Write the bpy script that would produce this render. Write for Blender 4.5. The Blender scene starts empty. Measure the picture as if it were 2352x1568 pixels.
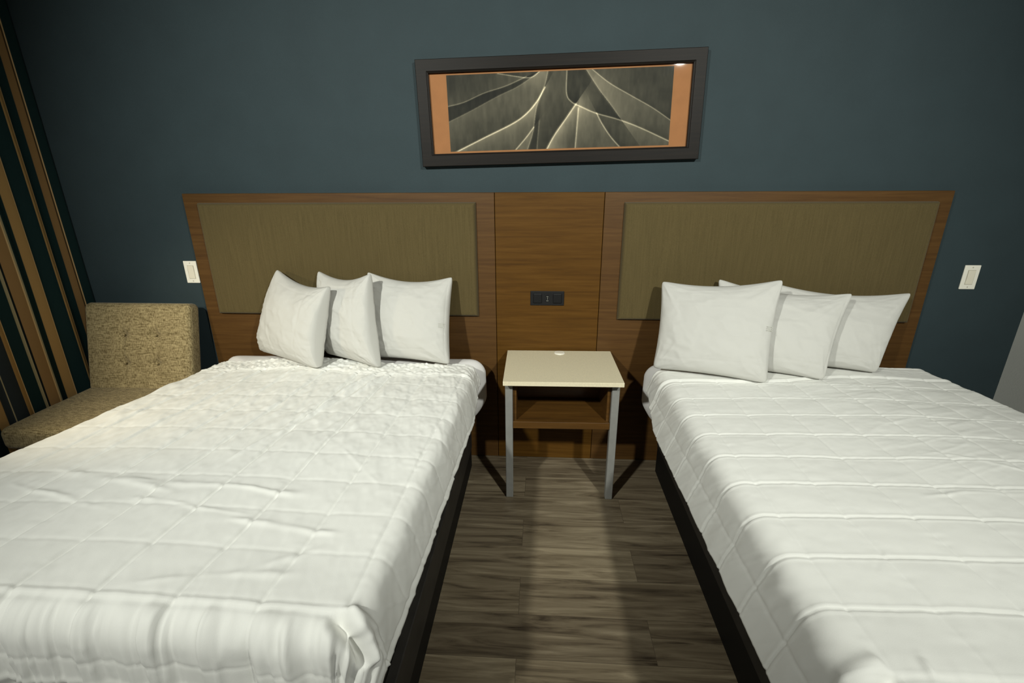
import bpy, bmesh, math, random
import numpy as np
from mathutils import Matrix, Vector

scene = bpy.context.scene
COL = scene.collection
random.seed(4)

# ------------------------------------------------------------------ camera
def cam_axes(yaw, pitch, roll):
    cy, sy, cp, sp, cr, sr = math.cos(yaw), math.sin(yaw), math.cos(pitch), math.sin(pitch), math.cos(roll), math.sin(roll)
    fw = Vector((-sy*cp, cy*cp, -sp)); rt = Vector((cy, sy, 0)); up = rt.cross(fw)
    return cr*rt + sr*up, -sr*rt + cr*up, fw
CAM = Vector((-0.0307, -2.3354, 1.4611))
rt, up, fw = cam_axes(.0612, .327, -.0054)
FPX = 1084.7
cd = bpy.data.cameras.new('camera'); cam = bpy.data.objects.new('camera', cd); COL.objects.link(cam)
cd.sensor_fit = 'HORIZONTAL'; cd.sensor_width = 36.0; cd.lens = FPX/2352*36.0; cd.clip_start = .02
cam.matrix_world = Matrix(((rt.x, up.x, -fw.x, CAM.x), (rt.y, up.y, -fw.y, CAM.y), (rt.z, up.z, -fw.z, CAM.z), (0, 0, 0, 1)))
scene.camera = cam

def at(u, v, x=None, y=None, z=None):
    """point of the room seen at photo pixel (u, v) on a plane"""
    d = fw + rt*((u-1176)/FPX) - up*((v-784)/FPX)
    t = (x-CAM.x)/d.x if x is not None else (y-CAM.y)/d.y if y is not None else (z-CAM.z)/d.z
    return CAM + d*t

# ------------------------------------------------------------------ world, lights, exposure
w = bpy.data.worlds.new('world'); scene.world = w; w.use_nodes = True
w.node_tree.nodes['Background'].inputs[0].default_value = (.5, .55, .6, 1)
w.node_tree.nodes['Background'].inputs[1].default_value = 0.01
scene.view_settings.view_transform = 'Standard'
scene.view_settings.look = 'None'
scene.view_settings.gamma = 1.0
scene.view_settings.use_curve_mapping = False
scene.view_settings.exposure = 0.0

def lamp(name, loc, power, color, size=.16, aim=None, spot=None, blend=.6):
    if spot:
        l = bpy.data.lights.new(name, 'SPOT'); l.spot_size = math.radians(spot); l.spot_blend = blend; l.shadow_soft_size = size
    else:
        l = bpy.data.lights.new(name, 'AREA'); l.shape = 'DISK'; l.size = size
    l.energy = power; l.color = color
    o = bpy.data.objects.new(name, l); COL.objects.link(o); o.location = loc
    if aim: o.rotation_euler = (Vector(aim)-Vector(loc)).to_track_quat('-Z', 'Y').to_euler()
    return o
WARM = (1.0, 1.02, .935)
lamp('ceiling_lamp', (-1.46, -3.15, 2.62), 338, WARM, .07, aim=(-.45, 0, 1.05), spot=80, blend=1)
lamp('ceiling_lamp', (1.36, -3.25, 2.65), 338, WARM, .07, aim=(.45, 0, 1.05), spot=80, blend=1)
lamp('reading_lamp', (-2.20, -1.15, 1.40), 23, (1.0, .86, .60), .04, aim=(-1.52, -.42, .60), spot=84, blend=.9)

# ------------------------------------------------------------------ helpers: things and parts
def tag(o, label=None, cat=None, group=None, kind=None):
    for k, v in (('label', label), ('category', cat), ('group', group), ('kind', kind)):
        if v: o[k] = v
    return o
def thing(name, label, cat, loc=(0, 0, 0), rz=0, group=None):
    o = bpy.data.objects.new(name, None); COL.objects.link(o)
    o.empty_display_size = .1; o.location = loc; o.rotation_euler = (0, 0, rz)
    return tag(o, label, cat, group)
def link(name, me, m, parent=None, smooth=True, loc=None):
    o = bpy.data.objects.new(name, me); COL.objects.link(o)
    if m: me.materials.append(m)
    if parent: o.parent = parent
    if loc: o.location = loc
    if smooth: me.polygons.foreach_set('use_smooth', [True]*len(me.polygons))
    return o
def from_bm(name, bm, m, parent=None, smooth=False):
    me = bpy.data.meshes.new(name); bm.normal_update(); bm.to_mesh(me); bm.free()
    return link(name, me, m, parent, smooth)
def box(bm, x0, x1, y0, y1, z0, z1, bevel=0, seg=2):
    r = bmesh.ops.create_cube(bm, size=1.0)
    vs = r['verts']
    bmesh.ops.scale(bm, vec=(x1-x0, y1-y0, z1-z0), verts=vs)
    bmesh.ops.translate(bm, vec=((x0+x1)/2, (y0+y1)/2, (z0+z1)/2), verts=vs)
    if bevel:
        es = list({e for v in vs for e in v.link_edges})
        bmesh.ops.bevel(bm, geom=es, offset=bevel, segments=seg, affect='EDGES', profile=.5)
def boxobj(name, dims, m, parent=None, bevel=0, seg=2):
    bm = bmesh.new(); box(bm, *dims, bevel=bevel, seg=seg)
    return from_bm(name, bm, m, parent, smooth=False)
def grid_mesh(name, P, wrap=False):
    """P: (nv, nu, 3) -> quad mesh"""
    nv, nu = P.shape[:2]
    idx = np.arange(nv*nu).reshape(nv, nu)
    q = np.stack([idx[:-1, :-1], idx[:-1, 1:], idx[1:, 1:], idx[1:, :-1]], -1).reshape(-1, 4)
    return quads(name, P.reshape(-1, 3), q)
def quads(name, V, Q):
    me = bpy.data.meshes.new(name)
    me.vertices.add(len(V)); me.vertices.foreach_set('co', np.asarray(V, np.float32).ravel())
    me.loops.add(Q.size); me.loops.foreach_set('vertex_index', np.asarray(Q, np.int32).ravel())
    me.polygons.add(len(Q)); me.polygons.foreach_set('loop_start', np.arange(0, Q.size, 4, dtype=np.int32))
    me.update(calc_edges=True); me.validate()
    return me
def normals(P):
    du = np.gradient(P, axis=1); dv = np.gradient(P, axis=0)
    n = np.cross(du, dv); return n/(np.linalg.norm(n, axis=-1, keepdims=True)+1e-12)

def hash2(ix, iy, seed):
    n = (ix.astype(np.int64)*374761393 + iy.astype(np.int64)*668265263 + seed*1442695041) & 0x7fffffff
    n = ((n ^ (n >> 13))*1274126177) & 0x7fffffff
    n = (n ^ (n >> 16)) & 0xffffff
    return n/float(0xffffff)
def vnoise(x, y, seed=0):
    ix, iy = np.floor(x), np.floor(y); fx, fy = x-ix, y-iy
    fx = fx*fx*fx*(fx*(fx*6-15)+10); fy = fy*fy*fy*(fy*(fy*6-15)+10)
    a, b = hash2(ix, iy, seed), hash2(ix+1, iy, seed); c, d = hash2(ix, iy+1, seed), hash2(ix+1, iy+1, seed)
    return (a+(b-a)*fx)*(1-fy)+(c+(d-c)*fx)*fy - .5
def fbm(x, y, seed=0, octs=3):
    s = 0; a = 1
    for k in range(octs):
        s = s+a*vnoise(x*2**k, y*2**k, seed+k*17); a *= .5
    return s
def ridge(x, y, seed=0, octs=2):
    s = 0; a = 1
    for k in range(octs):
        s = s + a*(1-np.abs(vnoise(x*2**k, y*2**k, seed+k*31))*4).clip(0, 1)**2; a *= .5
    return s
def sstep(a, b, x):
    t = np.clip((x-a)/(b-a), 0, 1); return t*t*(3-2*t)

# ------------------------------------------------------------------ materials
def srgb(r, g, b):
    f = lambda c: (c/255/12.92) if c/255 <= .04045 else ((c/255+.055)/1.055)**2.4
    return (f(r), f(g), f(b), 1)
def base_mat(name, rough=.6, spec=.3):
    m = bpy.data.materials.new(name); m.use_nodes = True
    nt = m.node_tree; b = nt.nodes['Principled BSDF']
    b.inputs['Roughness'].default_value = rough
    b.inputs['Specular IOR Level'].default_value = spec
    return m, nt, b
def N(nt, t, **kw):
    n = nt.nodes.new(t)
    for k, v in kw.items(): setattr(n, k, v)
    return n
def plain(name, col, rough=.6, spec=.3, metal=0, noise=0, nscale=40, bump=0, bscale=300):
    m, nt, b = base_mat(name, rough, spec); b.inputs['Metallic'].default_value = metal
    b.inputs['Base Color'].default_value = col
    tc = N(nt, 'ShaderNodeTexCoord')
    if noise:
        n = N(nt, 'ShaderNodeTexNoise'); n.inputs['Scale'].default_value = nscale; n.inputs['Detail'].default_value = 4
        nt.links.new(tc.outputs['Object'], n.inputs['Vector'])
        r = N(nt, 'ShaderNodeValToRGB')
        r.color_ramp.elements[0].color = [c*(1-noise) for c in col[:3]]+[1]; r.color_ramp.elements[1].color = [min(1, c*(1+noise)) for c in col[:3]]+[1]
        r.color_ramp.elements[0].position = .3; r.color_ramp.elements[1].position = .7
        nt.links.new(n.outputs['Fac'], r.inputs['Fac']); nt.links.new(r.outputs['Color'], b.inputs['Base Color'])
    if bump:
        n = N(nt, 'ShaderNodeTexNoise'); n.inputs['Scale'].default_value = bscale; n.inputs['Detail'].default_value = 2
        nt.links.new(tc.outputs['Object'], n.inputs['Vector'])
        bp = N(nt, 'ShaderNodeBump'); bp.inputs['Strength'].default_value = bump; bp.inputs['Distance'].default_value = .002
        nt.links.new(n.outputs['Fac'], bp.inputs['Height']); nt.links.new(bp.outputs['Normal'], b.inputs['Normal'])
    return m
def wood(name, c0, c1, c2, scale=(1.2, 14, 26), rough=.45, spec=.35, bump=.15):
    """grain along local x"""
    m, nt, b = base_mat(name, rough, spec)
    tc = N(nt, 'ShaderNodeTexCoord'); mp = N(nt, 'ShaderNodeMapping'); mp.inputs['Scale'].default_value = scale
    nt.links.new(tc.outputs['Object'], mp.inputs['Vector'])
    n = N(nt, 'ShaderNodeTexNoise'); n.inputs['Scale'].default_value = 3.0; n.inputs['Detail'].default_value = 7; n.inputs['Roughness'].default_value = .65
    n.inputs['Distortion'].default_value = .4
    nt.links.new(mp.outputs['Vector'], n.inputs['Vector'])
    r = N(nt, 'ShaderNodeValToRGB'); e = r.color_ramp.elements
    e[0].position = .28; e[0].color = c0; e[1].position = .74; e[1].color = c2
    k = e.new(.5); k.color = c1
    nt.links.new(n.outputs['Fac'], r.inputs['Fac']); nt.links.new(r.outputs['Color'], b.inputs['Base Color'])
    bp = N(nt, 'ShaderNodeBump'); bp.inputs['Strength'].default_value = bump; bp.inputs['Distance'].default_value = .001
    nt.links.new(n.outputs['Fac'], bp.inputs['Height']); nt.links.new(bp.outputs['Normal'], b.inputs['Normal'])
    return m
def woven(name, c0, c1, sx=(60, 400, 400), sy=(400, 60, 60), rough=.9, bump=.4):
    """fabric of crossing slubby threads"""
    m, nt, b = base_mat(name, rough, .15)
    b.inputs['Sheen Weight'].default_value = .12
    tc = N(nt, 'ShaderNodeTexCoord'); outs = []
    for s in (sx, sy):
        mp = N(nt, 'ShaderNodeMapping'); mp.inputs['Scale'].default_value = s
        nt.links.new(tc.outputs['Object'], mp.inputs['Vector'])
        n = N(nt, 'ShaderNodeTexNoise'); n.inputs['Scale'].default_value = 1.0; n.inputs['Detail'].default_value = 3
        nt.links.new(mp.outputs['Vector'], n.inputs['Vector']); outs.append(n.outputs['Fac'])
    a = N(nt, 'ShaderNodeMath', operation='ADD'); nt.links.new(outs[0], a.inputs[0]); nt.links.new(outs[1], a.inputs[1])
    h = N(nt, 'ShaderNodeMath', operation='MULTIPLY'); nt.links.new(a.outputs[0], h.inputs[0]); h.inputs[1].default_value = .5
    r = N(nt, 'ShaderNodeValToRGB'); r.color_ramp.elements[0].position = .36; r.color_ramp.elements[1].position = .62
    r.color_ramp.elements[0].color = c0; r.color_ramp.elements[1].color = c1
    nt.links.new(h.outputs[0], r.inputs['Fac']); nt.links.new(r.outputs['Color'], b.inputs['Base Color'])
    bp = N(nt, 'ShaderNodeBump'); bp.inputs['Strength'].default_value = bump; bp.inputs['Distance'].default_value = .002
    nt.links.new(h.outputs[0], bp.inputs['Height']); nt.links.new(bp.outputs['Normal'], b.inputs['Normal'])
    return m
def attr_mat(name, attr='Col', rough=.85, spec=.15, bump=0, bscale=400):
    m, nt, b = base_mat(name, rough, spec)
    a = N(nt, 'ShaderNodeVertexColor'); a.layer_name = attr
    nt.links.new(a.outputs['Color'], b.inputs['Base Color'])
    if bump:
        tc = N(nt, 'ShaderNodeTexCoord'); n = N(nt, 'ShaderNodeTexNoise'); n.inputs['Scale'].default_value = bscale
        nt.links.new(tc.outputs['Object'], n.inputs['Vector'])
        bp = N(nt, 'ShaderNodeBump'); bp.inputs['Strength'].default_value = bump; bp.inputs['Distance'].default_value = .002
        nt.links.new(n.outputs['Fac'], bp.inputs['Height']); nt.links.new(bp.outputs['Normal'], b.inputs['Normal'])
    return m
def set_colors(me, rgb):
    ca = me.color_attributes.new('Col', 'FLOAT_COLOR', 'POINT')
    c = np.ones((len(me.vertices), 4), np.float32); c[:, :3] = rgb
    ca.data.foreach_set('color', c.ravel())
def lin(rgb):
    rgb = np.asarray(rgb, float)/255
    return np.where(rgb <= .04045, rgb/12.92, ((rgb+.055)/1.055)**2.4)

M_wall = plain('blue_wall_paint', srgb(48, 61, 65), .7, .25, noise=.05, nscale=6, bump=.25, bscale=260)
M_wallg = plain('grey_wall_paint', srgb(212, 212, 205), .8, .2, bump=.2, bscale=240)
M_ceil = plain('ceiling_paint', srgb(118, 118, 114), .9, .1)
M_wood = wood('walnut_veneer', srgb(70, 45, 12), srgb(84, 56, 16), srgb(96, 66, 24), (1.0, 10, 22), .5, .16)
M_wood_side = wood('walnut_veneer_edge', srgb(70, 46, 20), srgb(82, 56, 25), srgb(94, 66, 32), (1.0, 10, 22), .5, .25)
M_shelf = wood('shelf_veneer', srgb(66, 44, 18), srgb(82, 55, 22), srgb(96, 66, 28), (1.0, 10, 22), .4, .4)
M_panel = woven('olive_upholstery', srgb(80, 69, 42), srgb(90, 78, 49), (160, 500, 6), (500, 500, 160), .85, .15)
M_white = plain('white_cotton', srgb(238, 238, 233), .85, .15, bump=.12, bscale=700)
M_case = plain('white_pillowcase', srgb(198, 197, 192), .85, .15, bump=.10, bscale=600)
M_sheet = plain('white_sheet', srgb(226, 224, 222), .85, .15, bump=.08, bscale=600)
M_blackbed = plain('black_laminate', srgb(46, 44, 41), .5, .35, noise=.25, nscale=14)
M_plinth_shade = plain('shade_black_plinth', srgb(22, 21, 20), .6, .2)  # shadow low on the bed frame, put into the colour
M_stone = plain('speckled_quartz', srgb(222, 212, 183), .35, .4, noise=.09, nscale=320)
M_metal = plain('grey_painted_metal', srgb(138, 138, 134), .5, .4, metal=.15, noise=.06, nscale=30)
M_plastic = plain('white_plastic', srgb(246, 242, 228), .4, .4)
M_plastic2 = plain('ivory_plastic', srgb(236, 229, 210), .4, .4)
M_screw = plain('painted_screw', srgb(186, 180, 164), .4, .4)
M_black = plain('black_plastic', srgb(25, 25, 26), .5, .25)
M_black2 = plain('dark_grey_plastic', srgb(16, 16, 17), .5, .3)
M_usb = plain('pale_contact', srgb(150, 150, 140), .4, .4)
M_frame = wood('dark_frame_wood', srgb(14, 11, 8), srgb(20, 15, 11), srgb(28, 22, 16), (1.2, 30, 30), .5, .16)
M_mat = plain('copper_matboard', srgb(158, 112, 72), .7, .2, noise=.05, nscale=20)
M_chair = woven('beige_tweed', srgb(98, 84, 54), srgb(176, 160, 120), (34, 210, 210), (230, 260, 44), .95, .5)
M_chairleg = wood('chair_leg_wood', srgb(100, 66, 40), srgb(128, 88, 56), srgb(146, 104, 68), (8, 8, 1.5))
M_curtain = attr_mat('striped_drapery', rough=.9, spec=.1, bump=.2)

# floor planks
def floor_mat():
    m, nt, b = base_mat('grey_vinyl_planks', .42, .4)
    tc = N(nt, 'ShaderNodeTexCoord')
    mp = N(nt, 'ShaderNodeMapping'); mp.inputs['Location'].default_value = (.86, .058, 0)
    nt.links.new(tc.outputs['Object'], mp.inputs['Vector'])
    br = N(nt, 'ShaderNodeTexBrick'); br.offset = .37; br.squash = 1
    br.inputs['Scale'].default_value = 1; br.inputs['Brick Width'].default_value = 1.22; br.inputs['Row Height'].default_value = .166
    br.inputs['Mortar Size'].default_value = .0008; br.inputs['Mortar Smooth'].default_value = .2; br.inputs['Bias'].default_value = 0
    br.inputs['Color1'].default_value = (0, 0, 0, 1); br.inputs['Color2'].default_value = (1, 1, 1, 1); br.inputs['Mortar'].default_value = (.3, .3, .3, 1)
    nt.links.new(mp.outputs['Vector'], br.inputs['Vector'])
    # grain, shifted per plank
    mg = N(nt, 'ShaderNodeMapping'); mg.inputs['Scale'].default_value = (1.3, 15, 1)
    ad = N(nt, 'ShaderNodeVectorMath', operation='ADD'); sc = N(nt, 'ShaderNodeVectorMath', operation='SCALE'); sc.inputs['Scale'].default_value = 7.3
    nt.links.new(br.outputs['Color'], sc.inputs[0]); nt.links.new(tc.outputs['Object'], ad.inputs[0]); nt.links.new(sc.outputs[0], ad.inputs[1])
    nt.links.new(ad.outputs[0], mg.inputs['Vector'])
    n1 = N(nt, 'ShaderNodeTexNoise'); n1.inputs['Scale'].default_value = 2.2; n1.inputs['Detail'].default_value = 8; n1.inputs['Roughness'].default_value = .62; n1.inputs['Distortion'].default_value = .8
    nt.links.new(mg.outputs['Vector'], n1.inputs['Vector'])
    r = N(nt, 'ShaderNodeValToRGB'); e = r.color_ramp.elements
    e[0].position = .27; e[0].color = srgb(52, 43, 34); e[1].position = .75; e[1].color = srgb(158, 145, 122)
    k = e.new(.45); k.color = srgb(110, 98, 80); k = e.new(.58); k.color = srgb(130, 118, 98)
    nt.links.new(n1.outputs['Fac'], r.inputs['Fac'])
    tint = N(nt, 'ShaderNodeMix', data_type='RGBA', blend_type='MULTIPLY'); tint.inputs['Factor'].default_value = 1
    tr = N(nt, 'ShaderNodeValToRGB'); tr.color_ramp.elements[0].color = (.84, .83, .81, 1); tr.color_ramp.elements[1].color = (1.14, 1.14, 1.10, 1)
    nt.links.new(br.outputs['Color'], tr.inputs['Fac'])
    nt.links.new(r.outputs['Color'], tint.inputs[6]); nt.links.new(tr.outputs['Color'], tint.inputs[7])
    seam = N(nt, 'ShaderNodeMix', data_type='RGBA'); seam.inputs[7].default_value = srgb(84, 74, 60)
    nt.links.new(br.outputs['Fac'], seam.inputs['Factor']); nt.links.new(tint.outputs[2], seam.inputs[6])
    nt.links.new(seam.outputs[2], b.inputs['Base Color'])
    bp = N(nt, 'ShaderNodeBump'); bp.inputs['Strength'].default_value = .25; bp.inputs['Distance'].default_value = .001
    nt.links.new(n1.outputs['Fac'], bp.inputs['Height']); nt.links.new(bp.outputs['Normal'], b.inputs['Normal'])
    return m
M_floor = floor_mat()

# ------------------------------------------------------------------ the room
XL, XR, YF, ZC = -2.52, 2.29, -5.2, 2.90
def struct(name, dims, m): return tag(boxobj(name, dims, m), kind='structure')
struct('floor', (XL, XR, YF, 0, -.1, 0), M_floor)
struct('ceiling', (XL, XR, YF, 0, ZC, ZC+.1), M_ceil)
struct('wall_back', (XL-.1, XR+.1, 0, .1, -.1, ZC+.1), M_wall)
struct('wall_front', (XL-.1, XR+.1, YF-.1, YF, -.1, ZC+.1), M_wall)
struct('wall_left', (XL-.1, XL, YF, 0, -.1, ZC+.1), M_wallg)
struct('wall_right', (XR, XR+.1, YF, 0, -.1, ZC+.1), M_wallg)

# ------------------------------------------------------------------ headboard
HB = -.04
hx0, hx1, hz = -1.771, 1.790, 1.412
s0, s1 = -.250, .261
hd = thing('headboard', 'long walnut headboard panel across the blue wall behind both beds', 'headboard', (0, 0, 0))
for nm, a, b, m in (('side_board', hx0, s0-.0012, M_wood_side), ('centre_board', s0+.0012, s1-.0012, M_wood), ('side_board', s1+.0012, hx1, M_wood_side)):
    boxobj(nm, (a, b, HB, -.001, .002, hz), m, hd, .0015, 1)
def cushion_panel(x0, x1, z0, z1, y0, y1, parent, r=.016, name='upholstered_panel'):
    nx, nz = 120, 60
    def axis(a, b, n):
        t = np.linspace(0, 1, n); k = np.concatenate([np.linspace(0, r, 10), np.linspace(r, b-a-r, n-20+2)[1:-1], np.linspace(b-a-r, b-a, 10)])
        return a+k
    X, Z = np.meshgrid(axis(x0, x1, nx), axis(z0, z1, nz))
    d = np.minimum(np.minimum(X-x0, x1-X), np.minimum(Z-z0, z1-Z))
    t = np.clip(d/r, 0, 1); prof = np.sqrt(1-(1-t)**2)
    bul = .004*np.clip(((X-x0)*(x1-X)/((x1-x0)/2)**2)*((Z-z0)*(z1-Z)/((z1-z0)/2)**2), 0, 1)**.4
    Y = y1+(y0-y1)*prof-bul
    P = np.stack([X, Y, Z], -1)
    return link(name, grid_mesh(name, P), M_panel, parent)
cushion_panel(-1.694, -.338, .817, 1.369, -.068, HB-.0003, hd)
cushion_panel(.352, 1.727, .808, 1.367, -.068, HB-.0003, hd)

# power outlet on the centre board
ot = thing('power_outlet', 'black rectangular power outlet on the wooden board above the nightstand', 'outlet', (.005, HB, .911))
boxobj('face_plate', (-.083, .083, -.006, -.0003, -.036, .036), M_black, ot, .002, 2)
def cyl(bm, c, r, d, axis='y', seg=20):
    rr = bmesh.ops.create_cone(bm, cap_ends=True, segments=seg, radius1=r, radius2=r, depth=d)
    if axis == 'y': bmesh.ops.rotate(bm, cent=(0, 0, 0), matrix=Matrix.Rotation(math.pi/2, 3, 'X'), verts=rr['verts'])
    if axis == 'x': bmesh.ops.rotate(bm, cent=(0, 0, 0), matrix=Matrix.Rotation(math.pi/2, 3, 'Y'), verts=rr['verts'])
    bmesh.ops.translate(bm, vec=c, verts=rr['verts'])
for cx in (-.048, .050):
    so = boxobj('socket', (cx-.021, cx+.021, -.0085, -.0062, -.024, .024), M_black2, ot, .003, 2)
    bm = bmesh.new()
    for dx in (-.008, .008): box(bm, cx+dx-.0012, cx+dx+.0012, -.0089, -.0084, -.002, .010)
    cyl(bm, (cx, -.0087, -.011), .003, .0005)
    from_bm('socket_slot', bm, M_black, so)
bm = bmesh.new()
for dz in (-.012, .012): box(bm, -.008, .008, -.0085, -.0062, dz-.004, dz+.004, .0008, 1)
ub = from_bm('usb_port', bm, M_black2, ot)
bm = bmesh.new()
box(bm, -.005, .006, -.0092, -.0084, -.0125, -.0105); box(bm, -.004, .005, -.0092, -.0084, .009, .0105); box(bm, .0005, .0018, -.0092, -.0062, -.006, .006)
tag(from_bm('port_tongue', bm, M_usb, ub), 'pale contact inside the dark port')

# light switches
def switch(label, x, z):
    t = thing('light_switch', label, 'light switch', (x, 0, z), group='wall switches beside the headboard')
    boxobj('wall_plate', (-.035, .035, -.006, -.0003, -.057, .057), M_plastic, t, .002, 2)
    bm = bmesh.new(); box(bm, -.0175, .0175, -.0068, -.0058, -.0345, .0345); from_bm('rocker_frame', bm, M_screw, t)
    bm = bmesh.new(); box(bm, -.0158, .0158, -.0095, -.0066, -.0325, .0325, .001, 1)
    for v in bm.verts:
        if v.co.z < 0 and v.co.y < -.008: v.co.y += .0022
    from_bm('rocker', bm, M_plastic2, t)
    for s in (-1, 1):
        bm = bmesh.new(); cyl(bm, (0, -.0062, s*.0465), .003, .001); from_bm('screw', bm, M_screw, t)
switch('white rocker light switch on the blue wall above the armless chair', -1.835, 1.024)
switch('white rocker light switch on the blue wall to the right of the headboard', 1.992, 1.021)

# ------------------------------------------------------------------ framed picture
def picture():
    ang = math.radians(1.15)
    cx, cz = .038, 1.757
    t = thing('framed_picture', 'wide dark framed picture of pale leaf blades with copper mat hanging above the headboard', 'picture', (cx, 0, cz))
    t.rotation_euler = (0, -ang, 0)
    W, H, fwid, dep = 1.246, .437, .054, .034
    # frame: four mitred bars with a stepped profile, one mesh
    prof = [(0, -.001), (0, -dep+.002), (.002, -dep), (fwid*.86, -dep), (fwid*.88, -dep+.003), (fwid, -dep+.006), (fwid, -.008)]
    V, F = [], []
    for (sx, sz) in ((-1, -1), (1, -1), (1, 1), (-1, 1)):
        for (o, y) in prof: V.append((sx*(W/2-o), y, sz*(H/2-o)))
    n = len(prof)
    for c in range(4):
        for k in range(n-1):
            a, b = c*n+k, ((c+1) % 4)*n+k
            F.append((a, b, b+1, a+1))
    me = bpy.data.meshes.new('frame'); me.from_pydata(V, [], F); me.update()
    bm = bmesh.new(); bm.from_mesh(me); bmesh.ops.recalc_face_normals(bm, faces=bm.faces); bm.to_mesh(me); bm.free()
    link('frame', me, M_frame, t, smooth=False)
    iw, ih = W/2-fwid+.004, H/2-fwid+.004
    boxobj('mat_board', (-iw, iw, -.014, -.008, -ih, ih), M_mat, t)
    # print
    pw, ph = .492, .156
    nx, nz = 620, 200
    U, Vv = np.meshgrid(np.linspace(0, 1, nx), np.linspace(0, 1, nz))      # V down
    a = pw*2/(ph*2)
    def poly(pts):
        # picture-region pixels -> unit coordinates of the print
        out = []
        for (px, py) in pts:
            # corners TL(325,275) TR(1955,215) BR(1900,785) BL(350,825): bilinear inverse, iterated
            u, v = .5, .5
            for _ in range(12):
                x = (325*(1-u)+1955*u)*(1-v)+(350*(1-u)+1900*u)*v; y = (275*(1-u)+215*u)*(1-v)+(825*(1-u)+785*u)*v
                u += (px-x)/1600; v += (py-y)/560
            out.append((u, v))
        return np.array(out)
    def smooth(p, n=60):
        t_ = np.linspace(0, len(p)-1, n); q = []
        P = np.vstack([2*p[0]-p[1], p, 2*p[-1]-p[-2]])
        for s in t_:
            i = min(int(s), len(p)-2); f = s-i; p0, p1, p2, p3 = P[i], P[i+1], P[i+2], P[i+3]
            q.append(.5*((2*p1)+(-p0+p2)*f+(2*p0-5*p1+4*p2-p3)*f*f+(-p0+3*p1-3*p2+p3)*f**3))
        return np.array(q)
    def dist(pts):
        q = smooth(pts)*[a, 1]; X, Y = U*a, Vv
        best = np.full(U.shape, 9.); side = np.zeros(U.shape)
        for i in range(len(q)-1):
            A, B = q[i], q[i+1]; d = B-A; L = d@d+1e-12
            tt = np.clip(((X-A[0])*d[0]+(Y-A[1])*d[1])/L, 0, 1)
            ex, ey = X-(A[0]+tt*d[0]), Y-(A[1]+tt*d[1]); dd = np.hypot(ex, ey)
            s = np.sign(d[0]*ey-d[1]*ex); k = dd < best
            best = np.where(k, dd, best); side = np.where(k, s, side)
        return best, side
    I = np.full(U.shape, .17) + .06*Vv
    # (points, line strength, line width, glow, glow width, glow side)
    curves = [
        ([(700, 262), (850, 285), (920, 292), (965, 280), (1012, 240)], .40, .010, .10, .10, 1),
        ([(320, 497), (450, 465), (600, 400), (760, 350), (910, 285)], .34, .010, .10, .16, -1),
        ([(340, 603), (500, 525), (700, 420), (850, 350), (1010, 245)], .12, .012, .20, .30, 1),
        ([(370, 838), (600, 720), (800, 620), (900, 550), (980, 460), (1040, 360)], .62, .014, .22, .12, 1),
        ([(815, 822), (900, 720), (955, 645)], .50, .012, .06, .10, 1),
        ([(905, 825), (950, 680), (980, 500), (1040, 350), (1070, 235)], .18, .016, .20, .30, -1),
        ([(972, 825), (982, 720), (995, 600)], .22, .012, .06, .1, 1),
        ([(1035, 825), (1100, 705), (1180, 590), (1258, 478)], .46, .018, .42, .17, 1),
        ([(1202, 235), (1195, 400), (1228, 462), (1300, 500), (1400, 545), (1550, 590), (1700, 650), (1905, 755)], .46, .012, .10, .16, 1),
        ([(1276, 508), (1262, 650), (1245, 812)], .42, .014, .10, .18, -1),
        ([(1405, 545), (1440, 620), (1500, 720), (1570, 808)], .46, .012, .10, .2, 1),
        ([(1335, 235), (1420, 370), (1500, 480), (1560, 570)], .14, .02, .26, .34, -1),
        ([(1375, 230), (1500, 330), (1650, 420), (1800, 510), (1930, 608)], .36, .010, .10, .2, 1)]
    for pts, ls, lw, gs, gw, sd in curves:
        d, s = dist(poly(pts))
        I = I + .8*ls*np.exp(-(d/(lw*.75))**2) + 1.1*gs*np.exp(-d/gw)*(s*sd > 0)*.75 - .06*np.exp(-d/.12)*(s*sd < 0)
    I = I + .05*fbm(U*60, Vv*6, 3) + .03*fbm(U*8, Vv*8, 9)
    I = np.clip(I, .10, 1.1)[..., None]
    c = np.array([152, 142, 124.])*I*1.6 + np.array([2, 4, 0])
    P = np.stack([(U*2-1)*pw, np.full(U.shape, -.0146), (1-2*Vv)*ph], -1)
    me = grid_mesh('print', P); set_colors(me, lin(np.clip(c, 0, 255)).reshape(-1, 3))
    link('print', me, attr_mat('printed_paper', rough=.6, spec=.2), t)
    g, nt, b = base_mat('picture_glass', .03, .5)
    b.inputs['Transmission Weight'].default_value = 1; b.inputs['IOR'].default_value = 1.45; b.inputs['Base Color'].default_value = (1, 1, 1, 1)
    tr = N(nt, 'ShaderNodeBsdfTransparent'); gl = N(nt, 'ShaderNodeBsdfGlossy'); gl.inputs['Roughness'].default_value = .02
    fr = N(nt, 'ShaderNodeFresnel'); fr.inputs['IOR'].default_value = 1.5; mx = N(nt, 'ShaderNodeMixShader')
    nt.links.new(fr.outputs[0], mx.inputs['Fac']); nt.links.new(tr.outputs[0], mx.inputs[1]); nt.links.new(gl.outputs[0], mx.inputs[2])
    nt.links.new(mx.outputs[0], nt.nodes['Material Output'].inputs['Surface'])
    me = bpy.data.meshes.new('glass'); me.from_pydata([(-iw, -.0175, -ih), (iw, -.0175, -ih), (iw, -.0175, ih), (-iw, -.0175, ih)], [], [(0, 1, 2, 3)]); me.update()
    link('glass', me, g, t, smooth=False)
picture()

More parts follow.
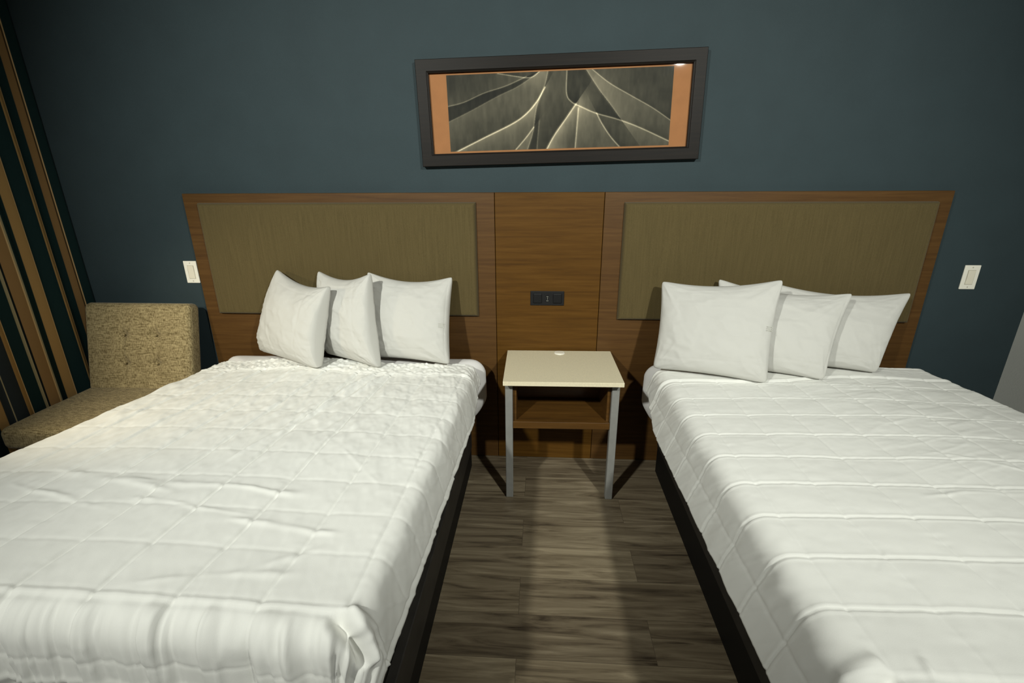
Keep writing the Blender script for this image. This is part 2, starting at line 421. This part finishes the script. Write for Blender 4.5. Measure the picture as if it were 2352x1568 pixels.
# ------------------------------------------------------------------ nightstand
def nightstand():
    cx, cy = .072, -.2535
    t = thing('nightstand', 'small open nightstand with pale stone top and grey legs between the two beds', 'nightstand', (cx, cy, 0), .016)
    hx, hy, zt = .262, .2015, .639
    boxobj('top', (-hx, hx, -hy, hy, zt-.02, zt), M_stone, t, .0015, 2)
    lw = .034
    for sx in (-1, 1):
        x = sx*(hx-.006-lw/2); y = -hy+.058+lw/2
        boxobj('leg', (x-lw/2, x+lw/2, y-lw/2, y+lw/2, .002, zt-.0203), M_metal, t, .002, 1)
    ix = hx-.006-lw-.0003
    yb = hy-.001
    boxobj('apron', (-ix, ix, -hy+.062, -hy+.078, zt-.052, zt-.0203), M_shelf, t, .001, 1)
    boxobj('shelf', (-ix, ix, -hy+.062, yb, .378, .412), M_shelf, t, .0015, 1)
    for sx in (-1, 1):
        xa, xb = sorted((sx*(ix), sx*(ix-.016)))
        boxobj('side_panel', (xa, xb, -hy+.0785, yb, .4123, zt-.0203), M_shelf, t, .001, 1)
    boxobj('back_panel', (-ix+.0163, ix-.0163, yb-.075, yb-.06, .4123, zt-.0203), M_shelf, t)
    bm = bmesh.new(); rr = bmesh.ops.create_cone(bm, cap_ends=True, segments=40, radius1=.027, radius2=.025, depth=.003)
    bmesh.ops.translate(bm, vec=(.002, hy-.035, zt+.0017), verts=rr['verts'])
    g = from_bm('cable_grommet', bm, M_plastic, t)
    bm = bmesh.new(); rr = bmesh.ops.create_cone(bm, cap_ends=True, segments=32, radius1=.018, radius2=.017, depth=.0014)
    bmesh.ops.translate(bm, vec=(.002, hy-.035, zt+.0042), verts=rr['verts'])
    from_bm('grommet_cap', bm, M_plastic2, g)
nightstand()

# ------------------------------------------------------------------ rounded soft box
def soft_box(sx, sy, sz, r, n=40, fn=None):
    """vertices and quads of a box with rounded edges, centred at 0; fn(V) displaces"""
    def ax(L):
        h = L/2; e = np.linspace(0, 1, 9)[:-1]; c = r*(1-np.cos(e*math.pi/2))
        mid = np.linspace(-h+r, h-r, n)
        return np.concatenate([-h+c, mid, (h-c)[::-1]])
    V, Q, off = [], [], 0
    L = (sx, sy, sz)
    for a in range(3):
        b, c = (a+1) % 3, (a+2) % 3
        B, C = np.meshgrid(ax(L[b]), ax(L[c]))
        for s in (-1, 1):
            P = np.zeros(B.shape+(3,)); P[..., a] = s*L[a]/2; P[..., b] = B; P[..., c] = C
            idx = np.arange(B.size).reshape(B.shape)+off
            q = np.stack([idx[:-1, :-1], idx[:-1, 1:], idx[1:, 1:], idx[1:, :-1]], -1).reshape(-1, 4)
            if s < 0: q = q[:, ::-1]
            V.append(P.reshape(-1, 3)); Q.append(q); off += B.size
    V = np.concatenate(V); Q = np.concatenate(Q)
    H = np.array(L)/2-r; inner = np.clip(V, -H, H); d = V-inner
    V = inner+d/(np.linalg.norm(d, axis=1, keepdims=True)+1e-9)*r
    # weld
    key = np.round(V*1e5).astype(np.int64); _, first, inv = np.unique(key, axis=0, return_index=True, return_inverse=True)
    V = V[first]; Q = inv.reshape(-1)[Q]
    if fn is not None: V = fn(V)
    return V, Q

# ------------------------------------------------------------------ chair
def chair():
    t = thing('slipper_chair', 'armless beige tweed chair with tufted back beside the striped curtain', 'chair', (-2.08, -.35, 0))
    # seat cushion (local coordinates, chair centre)
    def seatf(V):
        V = V.copy(); top = V[:, 2] > 0
        V[:, 2] += np.where(top, .010*(1-(V[:, 0]/.30)**2)*(1-(V[:, 1]/.33)**2)+.002*fbm(V[:, 0]*9, V[:, 1]*9, 4), 0)
        return V
    V, Q = soft_box(.57, .60, .105, .032, 30, seatf)
    link('seat_cushion', quads('seat_cushion', V+[0, -.02, .408], Q), M_chair, t)
    # back cushion: built upright, leaning back
    pts = [(-.075, .068), (.095, .068), (-.075, -.077), (.095, -.077)]
    W, Hh, T = .565, .46, .085
    def backf(V):
        V = V.copy(); f = V[:, 1] < -.01
        X, Z = V[:, 0]-.0, V[:, 2]
        h = .008*(1-(X/.30)**2)*(1-(Z/.25)**2)
        dx, dz = X[:, None]-np.array([p[0] for p in pts]), Z[:, None]-np.array([p[1] for p in pts])
        d = np.hypot(dx, dz); h = h-(.019*np.exp(-(d/.028)**2)).sum(1)
        for p in pts:     # creases from button to button
            k = np.exp(-((X-p[0])/.006)**2)*sstep(.16, .02, np.abs(Z-p[1]+.01)); h = h-.006*k
        for zr in (.068, -.077): h = h-.005*np.exp(-((Z-zr)/.006)**2)*sstep(.28, .05, np.abs(X-.03))
        V[:, 1] -= np.where(f, h, 0)
        return V
    V, Q = soft_box(W, T, Hh, .028, 60, backf)
    a = math.radians(-14); c, s = math.cos(a), math.sin(a)
    R_ = np.array([[1, 0, 0], [0, c, -s], [0, s, c]])
    V = V@R_.T + [.006, .205, .655]
    bk = link('back_cushion', quads('back_cushion', V, Q), M_chair, t)
    for (px, pz) in pts:
        bm = bmesh.new(); bmesh.ops.create_uvsphere(bm, u_segments=16, v_segments=8, radius=.0075)
        bmesh.ops.scale(bm, vec=(1, .5, 1), verts=bm.verts)
        p = R_@np.array([px, -T/2+.004, pz])+[.006, .205, .655]
        bmesh.ops.translate(bm, vec=p, verts=bm.verts)
        from_bm('tuft_button', bm, M_chair, bk, True)
    boxobj('seat_frame', (-.26, .26, -.29, .25, .325, .354), M_chairleg, t, .003, 1)
    for sx in (-1, 1):
        for sy in (-1, 1):
            bm = bmesh.new()
            rr = bmesh.ops.create_cone(bm, cap_ends=True, segments=16, radius1=.013, radius2=.021, depth=.322)
            for v in rr['verts']:
                k = (.161-v.co.z)/.322
                v.co.x += sx*(.225+.02*k); v.co.y += -.02+sy*(.235+.02*k)
            bmesh.ops.translate(bm, vec=(0, 0, .163), verts=bm.verts)
            from_bm('leg', bm, M_chairleg, t, True)
chair()

# ------------------------------------------------------------------ curtain
def curtain():
    t = thing('curtain', 'floor length drape with dark teal and tan stripes at left edge', 'curtain', (0, 0, 0))
    # stripes by distance from the wall end; palest edges are painted fold highlights
    D, B, T_, G, L_, FOLD_HI = (26, 46, 46), (142, 110, 70), (176, 140, 88), (46, 52, 54), (158, 146, 112), (206, 172, 122)
    st = [(.000, D), (.036, FOLD_HI), (.040, (70, 54, 34)), (.046, B), (.090, D), (.124, FOLD_HI), (.128, T_), (.161, D), (.228, FOLD_HI), (.233, T_), (.271, D), (.318, L_), (.324, G), (.324, FOLD_HI), (.329, B), (.362, (18, 24, 24)),
          (.374, L_), (.394, D), (.440, FOLD_HI), (.446, T_), (.478, G), (.52, L_), (.527, G), (.56, T_), (.59, D), (.66, T_), (.70, D), (.75, L_), (.76, G), (.80, T_), (.835, D), (.90, B), (.95, D), (1.02, T_), (1.06, D), (1.14, T_), (1.18, D)]
    pos = np.array([s[0] for s in st]); cols = np.array([s[1] for s in st], float)
    s = np.linspace(0, 1.25, 620); z = np.linspace(.015, 2.58, 90)
    S, Z = np.meshgrid(s, z)
    k = sstep(2.6, .3, Z)
    fold = .005*np.sin(2*math.pi*S/.155+.9+.5*np.sin(S*9)) + .002*np.sin(2*math.pi*S/.083+2) + .007*k*fbm(S*7, Z*.7, 5)
    X = -2.42+fold*(.75+.35*k)
    Y = -.012-S + .006*np.sin(2*math.pi*S/.155*2+1)
    me = grid_mesh('drape', np.stack([X, Y, Z], -1))
    rgb = lin(cols)[np.searchsorted(pos, S.ravel(), side='right')-1]
    set_colors(me, rgb)
    o = link('drape', me, M_curtain, t)
    md = o.modifiers.new('thickness', 'SOLIDIFY'); md.thickness = .002
    boxobj('curtain_track', (-2.46, -2.41, -1.3, -.01, 2.582, ZC-.001), M_plastic, t)
curtain()

# ------------------------------------------------------------------ beds
TOP = .626
def bed_frame(x0, x1, label, hi):
    cx = (x0+x1)/2
    t = thing('bed_frame', label, 'bed frame', (cx, -.95, 0), group=None)
    a, b = x0-cx, x1-cx; yb, yf = .81, -.63
    boxobj('side_rail', (a, a+.03, yf, yb, hi, .255), M_blackbed, t, .003, 1)
    boxobj('side_rail', (b-.03, b, yf, yb, hi, .255), M_blackbed, t, .003, 1)
    boxobj('foot_rail', (a+.0305, b-.0305, yf, yf+.03, hi, .255), M_blackbed, t, .003, 1)
    boxobj('deck', (a+.031, b-.031, yf+.031, yb, .20, .255), M_blackbed, t)
    boxobj('plinth', (a+.004, b-.004, yf+.05, yb, .002, hi-.0005), M_plinth_shade, t)  # lower band, coloured darker than the rail to stand for shadow
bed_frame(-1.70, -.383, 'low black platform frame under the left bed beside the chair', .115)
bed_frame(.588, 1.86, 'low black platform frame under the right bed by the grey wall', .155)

def mattress(x0, x1, y0, y1, z0, z1, label, narrow):
    def fn(V):
        V = V.copy()
        V[:, 0] += .010*np.sign(V[:, 0])*(1-(V[:, 2]/((z1-z0)/2))**2)*(np.abs(V[:, 0]) > (x1-x0)/2-.08)
        V[:, 0] -= .05*np.sign(V[:, 0])*sstep(-.02, -.16, V[:, 2])*(np.abs(V[:, 0]) > (x1-x0)/2-.1)
        V[:, 2] += .003*fbm(V[:, 0]*8, V[:, 1]*8, 2)
        yy = V[:, 1]+(y0+y1)/2; hw = (x1-x0)/2
        V[:, 0] *= 1-sstep(-.13, -.24, yy)*narrow/hw
        V[:, 2] -= .012*sstep(-.16, -.30, yy)*sstep(0, .1, V[:, 2])
        V[:, 0] += .004*ridge(V[:, 1]*16, V[:, 2]*3, 8)*np.sign(V[:, 0])*(np.abs(V[:, 0]) > (x1-x0)/2-.06)
        return V
    V, Q = soft_box(x1-x0, y1-y0, z1-z0, .075, 90, fn)
    c = ((x0+x1)/2, (y0+y1)/2, z0)
    V[:, 2] += (z1-z0)/2
    o = link('mattress', quads('mattress', V, Q), M_sheet, None, loc=c)
    return tag(o, label, 'mattress')
mattress(-1.655, -.305, -1.57, -.075, .262, .617, 'mattress with white fitted sheet on the left bed against the headboard', .11)
mattress(.487, 1.80, -1.57, -.10, .262, .618, 'mattress with white fitted sheet on the right bed against the headboard', .10)

def drape_profile(theta_max, L0, n=400, smax=.7):
    s = np.linspace(0, smax, n); th = theta_max*sstep(0, L0, s)
    ds = s[1]-s[0]
    return s, np.concatenate([[0], np.cumsum(np.cos(th))[:-1]*ds]), np.concatenate([[0], np.cumsum(np.sin(th))[:-1]*ds])

def coverlet(name, label, xl, xr, yhead, slant, yfoot, la, ra, fb, thl, thr, quilt, seed, wl, wc):
    """cloth laid over the mattress; xl, xr: functions of y giving the two long top edges"""
    p0, q0, lp, lq = quilt
    step = .0046
    na = int((la)/step); nb = int(ra/step); nt = int(1.30/step); nf = int(fb/step); ntq = int((yhead-yfoot)/step)
    a = np.concatenate([-np.linspace(la, 0, na, endpoint=False), np.zeros(nt), np.linspace(0, ra, nb+1)[1:]])
    f = np.concatenate([np.zeros(na), np.linspace(0, 1, nt), np.ones(nb)])
    tq = np.concatenate([np.linspace(0, 1, ntq), np.ones(nf)]); b = np.concatenate([np.zeros(ntq), np.linspace(0, fb, nf+1)[1:]])
    A, Bq = np.meshgrid(a, b); Fq, Tq = np.meshgrid(f, tq)
    yh = yhead+slant*(Fq-.5)+.02*np.sin(Fq*9+seed)
    y = yh+(yfoot-yh)*Tq
    x = xl(y)*(1-Fq)+xr(y)*Fq
    # head edge bows a little
    wd = xr(y)-xl(y)
    sl, ol, dl = drape_profile(thl, .10); sr, o_r, dr = drape_profile(thr, .10); sf, of, df = drape_profile(math.radians(86), .12)
    A = A*(.70+.30*sstep(.0, .22, Tq))
    rho = np.hypot(A, Bq); phi = np.arctan2(Bq, np.abs(A)+1e-9)/(math.pi/2)
    # corners: plan direction
    dx = np.where(rho > 0, A/(rho+1e-9), 0); dy = np.where(rho > 0, Bq/(rho+1e-9), 0)
    def ev(tab_s, tab, r): return np.interp(r, tab_s, tab)
    so = np.where(A < 0, ev(sl, ol, rho), ev(sr, o_r, rho)); sd = np.where(A < 0, ev(sl, dl, rho), ev(sr, dr, rho))
    out = so*(1-phi)+ev(sf, of, rho)*phi; drop = sd*(1-phi)+ev(sf, df, rho)*phi
    X = x+dx*out; Y = y-dy*out; Z = TOP-drop
    # gentle crown and unevenness of the bed top
    Z = Z+.010*np.sin(math.pi*Fq)*(1-sstep(0, .1, rho)) + .006*fbm(x*3, y*3, seed)
    P = np.stack([X, Y, Z], -1)
    nrm = normals(P)
    if nrm[ntq//2, na+nt//2, 2] < 0: nrm = -nrm
    # cloth coordinates
    pc = xl(yhead-.6)+Fq*(xr(yhead-.6)-xl(yhead-.6))+A
    qc = y-Bq
    wob = .006*fbm(pc*3, qc*3, seed+3)
    pu = (pc-p0+wob)/lp; qu = (qc-q0+.5*wob)/lq
    dpn = np.abs(pu-np.round(pu))*lp; dqn = np.abs(qu-np.round(qu))*lq
    hb = yh-qc         # distance from head hem
    head = sstep(.135, .115, hb)
    puff = (np.clip(dpn/.04, 0, 1)**.5)*wl/(wl+wc)+(np.clip(dqn/.04, 0, 1)**.5)*wc/(wl+wc)
    h = .0045*puff*(1-head)
    h -= .0020*(wl*np.exp(-(dpn/.0048)**2)+wc*np.exp(-(dqn/.0048)**2))*(1-head)
    # small gathers along each seam
    g = vnoise(pc*70, qc*9, seed+5); h += .0016*g*np.exp(-(dqn/.025)**2)*(1-head)
    g = vnoise(pc*9, qc*70, seed+6); h += .0012*g*np.exp(-(dpn/.025)**2)*(1-head)
    return dict(P=P, n=nrm, h=h, pc=pc, qc=qc, A=A, B=Bq, F=Fq, head=head, hb=hb, dp=dpn, dq=dqn, rho=rho, phi=phi, name=name, label=label)

def finish(c, extra):
    P = c['P']+c['n']*extra[..., None]
    me = grid_mesh(c['name'], P)
    o = link(c['name'], me, M_white)
    bm = bmesh.new(); bm.from_mesh(me)
    if sum(f.normal.z for f in list(bm.faces)[:4000]) < 0:
        bmesh.ops.reverse_faces(bm, faces=bm.faces); bm.to_mesh(me)
    bm.free()
    md = o.modifiers.new('cloth thickness', 'SOLIDIFY'); md.thickness = .006; md.offset = -1
    return tag(o, c['label'], 'coverlet', 'quilted coverlets')

def capsule(pc, qc, x0, y0, x1, y1, wdt, free=True):
    """a crease: soft uneven line from one cloth point to another"""
    dx, dy = x1-x0, y1-y0; L = dx*dx+dy*dy
    amp = 1
    if free:
        k = int(abs(x0*971+y0*577)*10)
        pc, qc = pc+.018*vnoise(pc*7, qc*7, k), qc+.018*vnoise(pc*7, qc*7, k+5)
        amp = (.65+1.3*vnoise(pc*14, qc*14, k+9)).clip(.1, 1.3); wdt = wdt*(1+.7*vnoise(pc*9, qc*9, k+3))
    t = np.clip(((pc-x0)*dx+(qc-y0)*dy)/L, 0, 1)
    d = np.hypot(pc-x0-t*dx, qc-y0-t*dy)
    return amp*np.exp(-(d/wdt)**2)*np.clip(np.sin(math.pi*np.clip(t, .02, .98))*2.2, 0, 1)

# left coverlet
cl = coverlet('coverlet', 'white quilted coverlet on the left bed with puckered strip at the pillows',
              lambda y: -1.545+.20*(y+.2), lambda y: -.395+.033*(y+.2), -.235, -.03, -1.60, .26, .205, .55,
              math.radians(80), math.radians(78), (-.560, -.500, .167, .138), 11, 1.9, .5)
pc, qc, A, B, F = cl['pc'], cl['qc'], cl['A'], cl['B'], cl['F']
h = cl['h'].copy()
top = 1-sstep(.02, .10, cl['rho'])
# lengthwise wrinkles, strongest towards the head and middle
amp = (.35+.65*sstep(-1.35, -.6, qc))*top*(1-cl['head'])
h += amp*(.0062*fbm(pc*14+qc*3.2, qc*3.4, 21, 3)+.0030*ridge(pc*16+qc*4, qc*3.0, 23))
# slack cloth folded into the long seams nearest the chair
long_ = sstep(-.55, -.8, pc)*(.4+.6*sstep(-1.5, -.9, qc))*top*(1-cl['head'])
h += long_*(-.0050*np.exp(-(cl['dp']/.0042)**2)+.0012*np.exp(-((cl['dp']-.014)/.009)**2))*(1+1.2*vnoise(pc*5, qc*6, 27))
h += amp*.0042*fbm(pc*44+qc*8, qc*24, 29, 2)
# pulled folds running from the pillows to the middle of the bed
for (x0, y0, x1, y1, wd, am) in ((-.80, -.37, -.93, -1.0, .007, .012), (-.775, -.37, -.90, -.95, .006, -.006), (-.83, -.40, -.985, -1.20, .006, .009), (-.76, -.42, -.84, -.75, .007, .008), (-.745, -.37, -.80, -.62, .006, .008), (-.86, -.45, -.95, -.80, .006, -.005),
                                 (-.60, -.62, -.72, -.95, .010, .003), (-.71, -.55, -.80, -.98, .010, -.004), (-1.02, -.55, -1.12, -.95, .010, .003)):
    h += am*capsule(pc, qc, x0, y0, x1, y1, wd)
# cross ripples near the foot
for (x0, y0, x1, y1, wd, am) in ((-1.45, -1.17, -.98, -1.28, .012, .005), (-1.25, -1.22, -.62, -1.26, .011, .005), (-1.10, -1.30, -.70, -1.36, .007, .004), (-.80, -1.37, -.50, -1.40, .008, .006),
                                 (-1.5, -1.25, -1.1, -1.36, .009, .004), (-.86, -1.585, -.50, -1.52, .009, .003), (-.66, -1.02, -.47, -1.20, .005, .0022), (-.68, -1.56, -.5, -1.44, .01, .003)):
    h += am*capsule(pc, qc, x0, y0, x1, y1, wd)
# the puckered strip by the pillows
hd_ = cl['head']
h += hd_*(.0085*(fbm(pc*62+qc*22, qc*60, 41, 2))+.003)*(1-.45*sstep(-.62, -.40, pc))
for dd, am in ((.006, .004), (.022, .002), (.118, .004), (.138, -.004), (.150, .003)): h += am*np.exp(-((cl['hb']-dd)/.005)**2)
# gathers down the foot and the sides
foot = sstep(.01, .06, B)
h += foot*(1-.5*cl['phi']*0)*(.015*fbm(pc*30+.4*np.sin(qc*7), qc*1.1, 51, 2)+.009*ridge(pc*27+.3*np.sin(qc*7), qc*1.0, 53))
h += .0025*np.exp(-((B-.012)/.006)**2)-.002*np.exp(-((B-.026)/.006)**2)
h += .0035*np.exp(-((B-.200)/.008)**2)-.0025*np.exp(-((B-.222)/.008)**2)
side = sstep(.03, .10, np.abs(A))*(1-foot)
h += side*(.006*fbm(qc*9+pc*5, pc*6, 61, 3)+.004*ridge(qc*10-pc*12, pc*4, 63))
# tucked corner: a deep pocket under a folded edge
h += -.034*capsule(pc, qc, -.425, -1.625, -.30, -1.70, .015, False)+.018*capsule(pc, qc, -.405, -1.605, -.275, -1.675, .016, False)
h += -.014*capsule(pc, qc, -.505, -1.66, -.49, -1.85, .007)+.010*capsule(pc, qc, -.49, -1.64, -.475, -1.85, .012)
finish(cl, h)

# right coverlet
cr_ = coverlet('coverlet', 'white quilted coverlet on the right bed with broad cross seams',
               lambda y: .575-.012*(y+.2), lambda y: 1.695-.14*(y+.14), -.225, .10, -1.665, .235, .24, .55,
               math.radians(72), math.radians(80), (.595, -1.556, .160, .141), 71, .9, .85)
pc, qc, A, B, F = cr_['pc'], cr_['qc'], cr_['A'], cr_['B'], cr_['F']
h = cr_['h'].copy()
top = 1-sstep(.02, .10, cr_['rho'])
amp = top*(.25+.75*sstep(.8, 1.35, pc+.25*(qc+.6)))*(1-cr_['head'])*sstep(-1.55, -.9, qc)
h += amp*(.0036*fbm(pc*4.0+qc*2, qc*15-pc*4.5, 81, 3)+.0016*ridge(pc*4, qc*17-pc*6, 83))
h += top*.0009*fbm(pc*30, qc*30, 85, 2)
hd_ = cr_['head']
h += hd_*(.0010*fbm(pc*46, qc*40, 91, 2)+.004)
for dd, am in ((.006, .003), (.035, .0015), (.128, .004), (.146, -.005)): h += am*np.exp(-((cr_['hb']-dd)/.005)**2)
# raised cross seams that roll over the edge
h += .0016*np.exp(-((cr_['dq']-.007)/.004)**2)*(1-hd_)
for (x0, y0, x1, y1, wd, am) in ((1.25, -.47, 1.55, -.46, .006, .004), (1.35, -.75, 1.62, -.72, .006, .004), (1.2, -.95, 1.5, -1.10, .006, .003), (.70, -1.46, .76, -1.39, .003, -.002), (1.0, -1.18, 1.3, -1.15, .006, .003)):
    h += am*capsule(pc, qc, x0, y0, x1, y1, wd)
foot = sstep(.01, .06, B)
h += foot*(.010*fbm(pc*13+.4*np.sin(qc*9), qc*2.2, 101, 3))
side = sstep(.03, .10, np.abs(A))*(1-foot)
h += side*(.004*fbm(qc*15+pc*6, pc*6, 111, 3)+.0025*ridge(qc*13+pc*9, pc*4, 113))
h += -.020*capsule(pc, qc, .605, -1.70, .51, -1.735, .013, False)+.010*capsule(pc, qc, .595, -1.668, .49, -1.705, .018, False)
h += .010*capsule(pc, qc, .655, -1.655, .64, -1.82, .01)+.010*capsule(pc, qc, .70, -1.665, .70, -1.82, .01)
finish(cr_, h)

# ------------------------------------------------------------------ pillows
def pillow(label, TL, TR, BR, BL, thick, seed, bulge=(.0, -.15), mark=None, hem=None, sag=.03, group='pillows', zc=.634, boxy=.42, lines=((.80, .0018), (-.70, .0016))):
    TL, TR, BR, BL = (np.array(p) for p in (TL, TR, BR, BL))
    n = 90
    g = np.sin(np.linspace(-1, 1, n)*math.pi/2)*.75+np.linspace(-1, 1, n)*.25
    U, V = np.meshgrid(g, g)
    base = (TL+TR+BR+BL)/4
    def sheet(sgn):
        # concave edges between pinched ears
        u = U*(1-.055*(1-V**2)*np.abs(U)**2); v = V*(1-.05*(1-U**2)*np.abs(V)**2)
        kc = 1-.036*(U**2*V**2)**8; u = u*kc; v = v*kc
        s, t_ = (u+1)/2, (v+1)/2
        P = (BL*(1-s)[..., None]+BR*s[..., None])*(1-t_)[..., None]+(TL*(1-s)[..., None]+TR*s[..., None])*t_[..., None]
        P[..., 2] -= sag*(1-U**2)*sstep(-.2, 1, V)*np.clip(V, 0, 1)
        ax = (BR-BL)+(TR-TL); ay = (TL-BL)+(TR-BR); nr = np.cross(ax, ay); nr /= np.linalg.norm(nr)   # towards the room
        if nr[1] > 0: nr = -nr
        uu, vv = U-bulge[0]*(1-U**2), V-bulge[1]*(1-V**2)
        ex = np.where(uu > 0, .42+(boxy-.42)*sstep(0, .5, uu), .42)
        th = thick*np.clip(1-uu**2, 0, 1)**ex*np.clip(1-vv**2, 0, 1)**.42
        edge = np.clip(th/thick, 0, 1)
        wr = 0
        for (cu, cv, k) in ((-1, 1, 1), (1, 1, 2), (-1, -1, 3), (1, -1, 4)):
            du, dv = U-cu, V-cv; r = np.hypot(du, dv); an = np.arctan2(dv, du)
            wr = wr+.011*vnoise(an*5+k*7, r*1.2, seed+k)*np.exp(-(r/.7)**2)*sstep(0, .2, r)
            wr = wr+.008*ridge(an*4.5+k*3, r*.8, seed+k+9)*np.exp(-(r/.6)**2)*sstep(.02, .25, r)
        wr = wr+.010*fbm(U*2+V, V*2.2, seed+20)+.0040*ridge(U*3+V*1.5, V*3, seed+25)
        wr = wr+.007*vnoise(U*3, V*16, seed+31)*sstep(.55, .8, np.abs(U))*sstep(.99, .9, np.abs(U))
        if hem and sgn > 0:
            for (hu, am) in hem: wr = wr-am*np.exp(-((U-hu)/.012)**2)
        if sgn > 0:
            for hv, am in lines: wr = wr-am*np.exp(-((V-hv-.03*np.sin(U*2.2+seed))/.014)**2)*sstep(.97, .85, np.abs(U))
        P = P+nr*(sgn*(th*.5*(1.2 if sgn > 0 else .32))+wr*edge*sgn)[..., None]
        return P, nr
    Pf, nr = sheet(1); Pb, _ = sheet(-1)
    idx = np.arange(n*n).reshape(n, n)
    q = np.stack([idx[:-1, :-1], idx[:-1, 1:], idx[1:, 1:], idx[1:, :-1]], -1).reshape(-1, 4)
    V_ = np.concatenate([Pf.reshape(-1, 3), Pb.reshape(-1, 3)]); Q = np.concatenate([q, q[:, ::-1]+n*n])
    rep = np.arange(2*n*n); border = np.zeros((n, n), bool); border[0] = border[-1] = True; border[:, 0] = border[:, -1] = True
    bi = idx[border]; rep[bi+n*n] = bi
    V_[:, 2] = np.maximum(V_[:, 2], zc)
    Q = rep[Q]
    used = np.unique(Q); mp = np.zeros(len(V_), int); mp[used] = np.arange(len(used)); V_ = V_[used]; Q = mp[Q]
    org = np.array([base[0], base[1], zc])
    t = thing('pillow', label, 'pillow', tuple(org), group=group)
    me = quads('pillowcase', V_-org, Q)
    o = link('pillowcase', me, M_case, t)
    bm = bmesh.new(); bm.from_mesh(me); bmesh.ops.recalc_face_normals(bm, faces=bm.faces); bm.to_mesh(me); bm.free()
    if mark:
        # small worn laundry stamp on the cloth
        i, j = int((mark[1]+1)/2*n), int((mark[0]+1)/2*n)
        bm = bmesh.new(); ex = Pf[i, j+1]-Pf[i, j]; ex /= np.linalg.norm(ex); ez = Pf[i+1, j]-Pf[i, j]; ez /= np.linalg.norm(ez); nn = np.cross(ex, ez); nn = nn if nn[1] < 0 else -nn
        rnd = random.Random(seed)
        for r in range(3):
            xx = -.014
            while xx < .014:
                wd = rnd.uniform(.002, .005)
                c0 = Pf[i, j]-org+nn*.0016+ex*xx+ez*(.008-r*.008)
                vs = [bm.verts.new(c0+ex*a_*wd+ez*b_*.0045) for a_, b_ in ((0, 0), (1, 0), (.8, 1), (.1, 1))]
                bm.faces.new(vs); xx += wd+rnd.uniform(.001, .004)
        tag(from_bm('laundry_stamp', bm, plain('faded_ink', srgb(196, 196, 186), .8, .1), o), 'small faded grey stamp on the pillowcase')
    return t
zb = .64
GL, GR = 'pillows on the left bed', 'pillows on the right bed'
def pl(u, v, **k): return tuple(at(u, v, **k))
pillow('white pillow turned sideways on the left bed, leftmost of three', pl(636, 616, y=-.10), pl(760, 656, y=-.29), pl(738, 850, z=zb), pl(598, 806, z=zb), .16, 3, zc=.656, boxy=.20, bulge=(-.12, -.15), hem=[(.55, .004)], group=GL)
pillow('white pillow in the middle of the three on the left bed', pl(730, 620, y=-.10), pl(853, 626, y=-.235), pl(876, 846, z=zb), pl(752, 812, z=zb), .15, 23, boxy=.22, bulge=(-.05, -.15), hem=[(.60, .004)], group=GL)
pillow('white pillow facing the room on the left bed, nearest the nightstand', pl(842, 622, y=-.095), pl(1041, 634, y=-.115), pl(1034, 838, z=zb), pl(850, 820, z=zb), .14, 43, mark=(.72, -.1), hem=[(.93, .004)], group=GL)
pillow('large white pillow at the front on the right bed, nearest the nightstand', pl(1519, 644, y=-.14), pl(1802, 640, y=-.285), pl(1762, 882, z=zb), pl(1498, 846, z=zb), .13, 63, zc=.642, mark=(.78, .0), group=GR, sag=.02)
pillow('white pillow in the middle of the three on the right bed', pl(1648, 638, y=-.10), pl(1962, 672, y=-.25), pl(1893, 874, z=zb), pl(1645, 842, z=zb), .12, 83, zc=.640, hem=[(.93, .004)], group=GR)
pillow('white pillow behind the others on the right bed, farthest from the nightstand', pl(1758, 644, y=-.09), pl(2097, 671, y=-.145), pl(2013, 857, z=zb), pl(1790, 836, z=zb), .115, 103, group=GR)
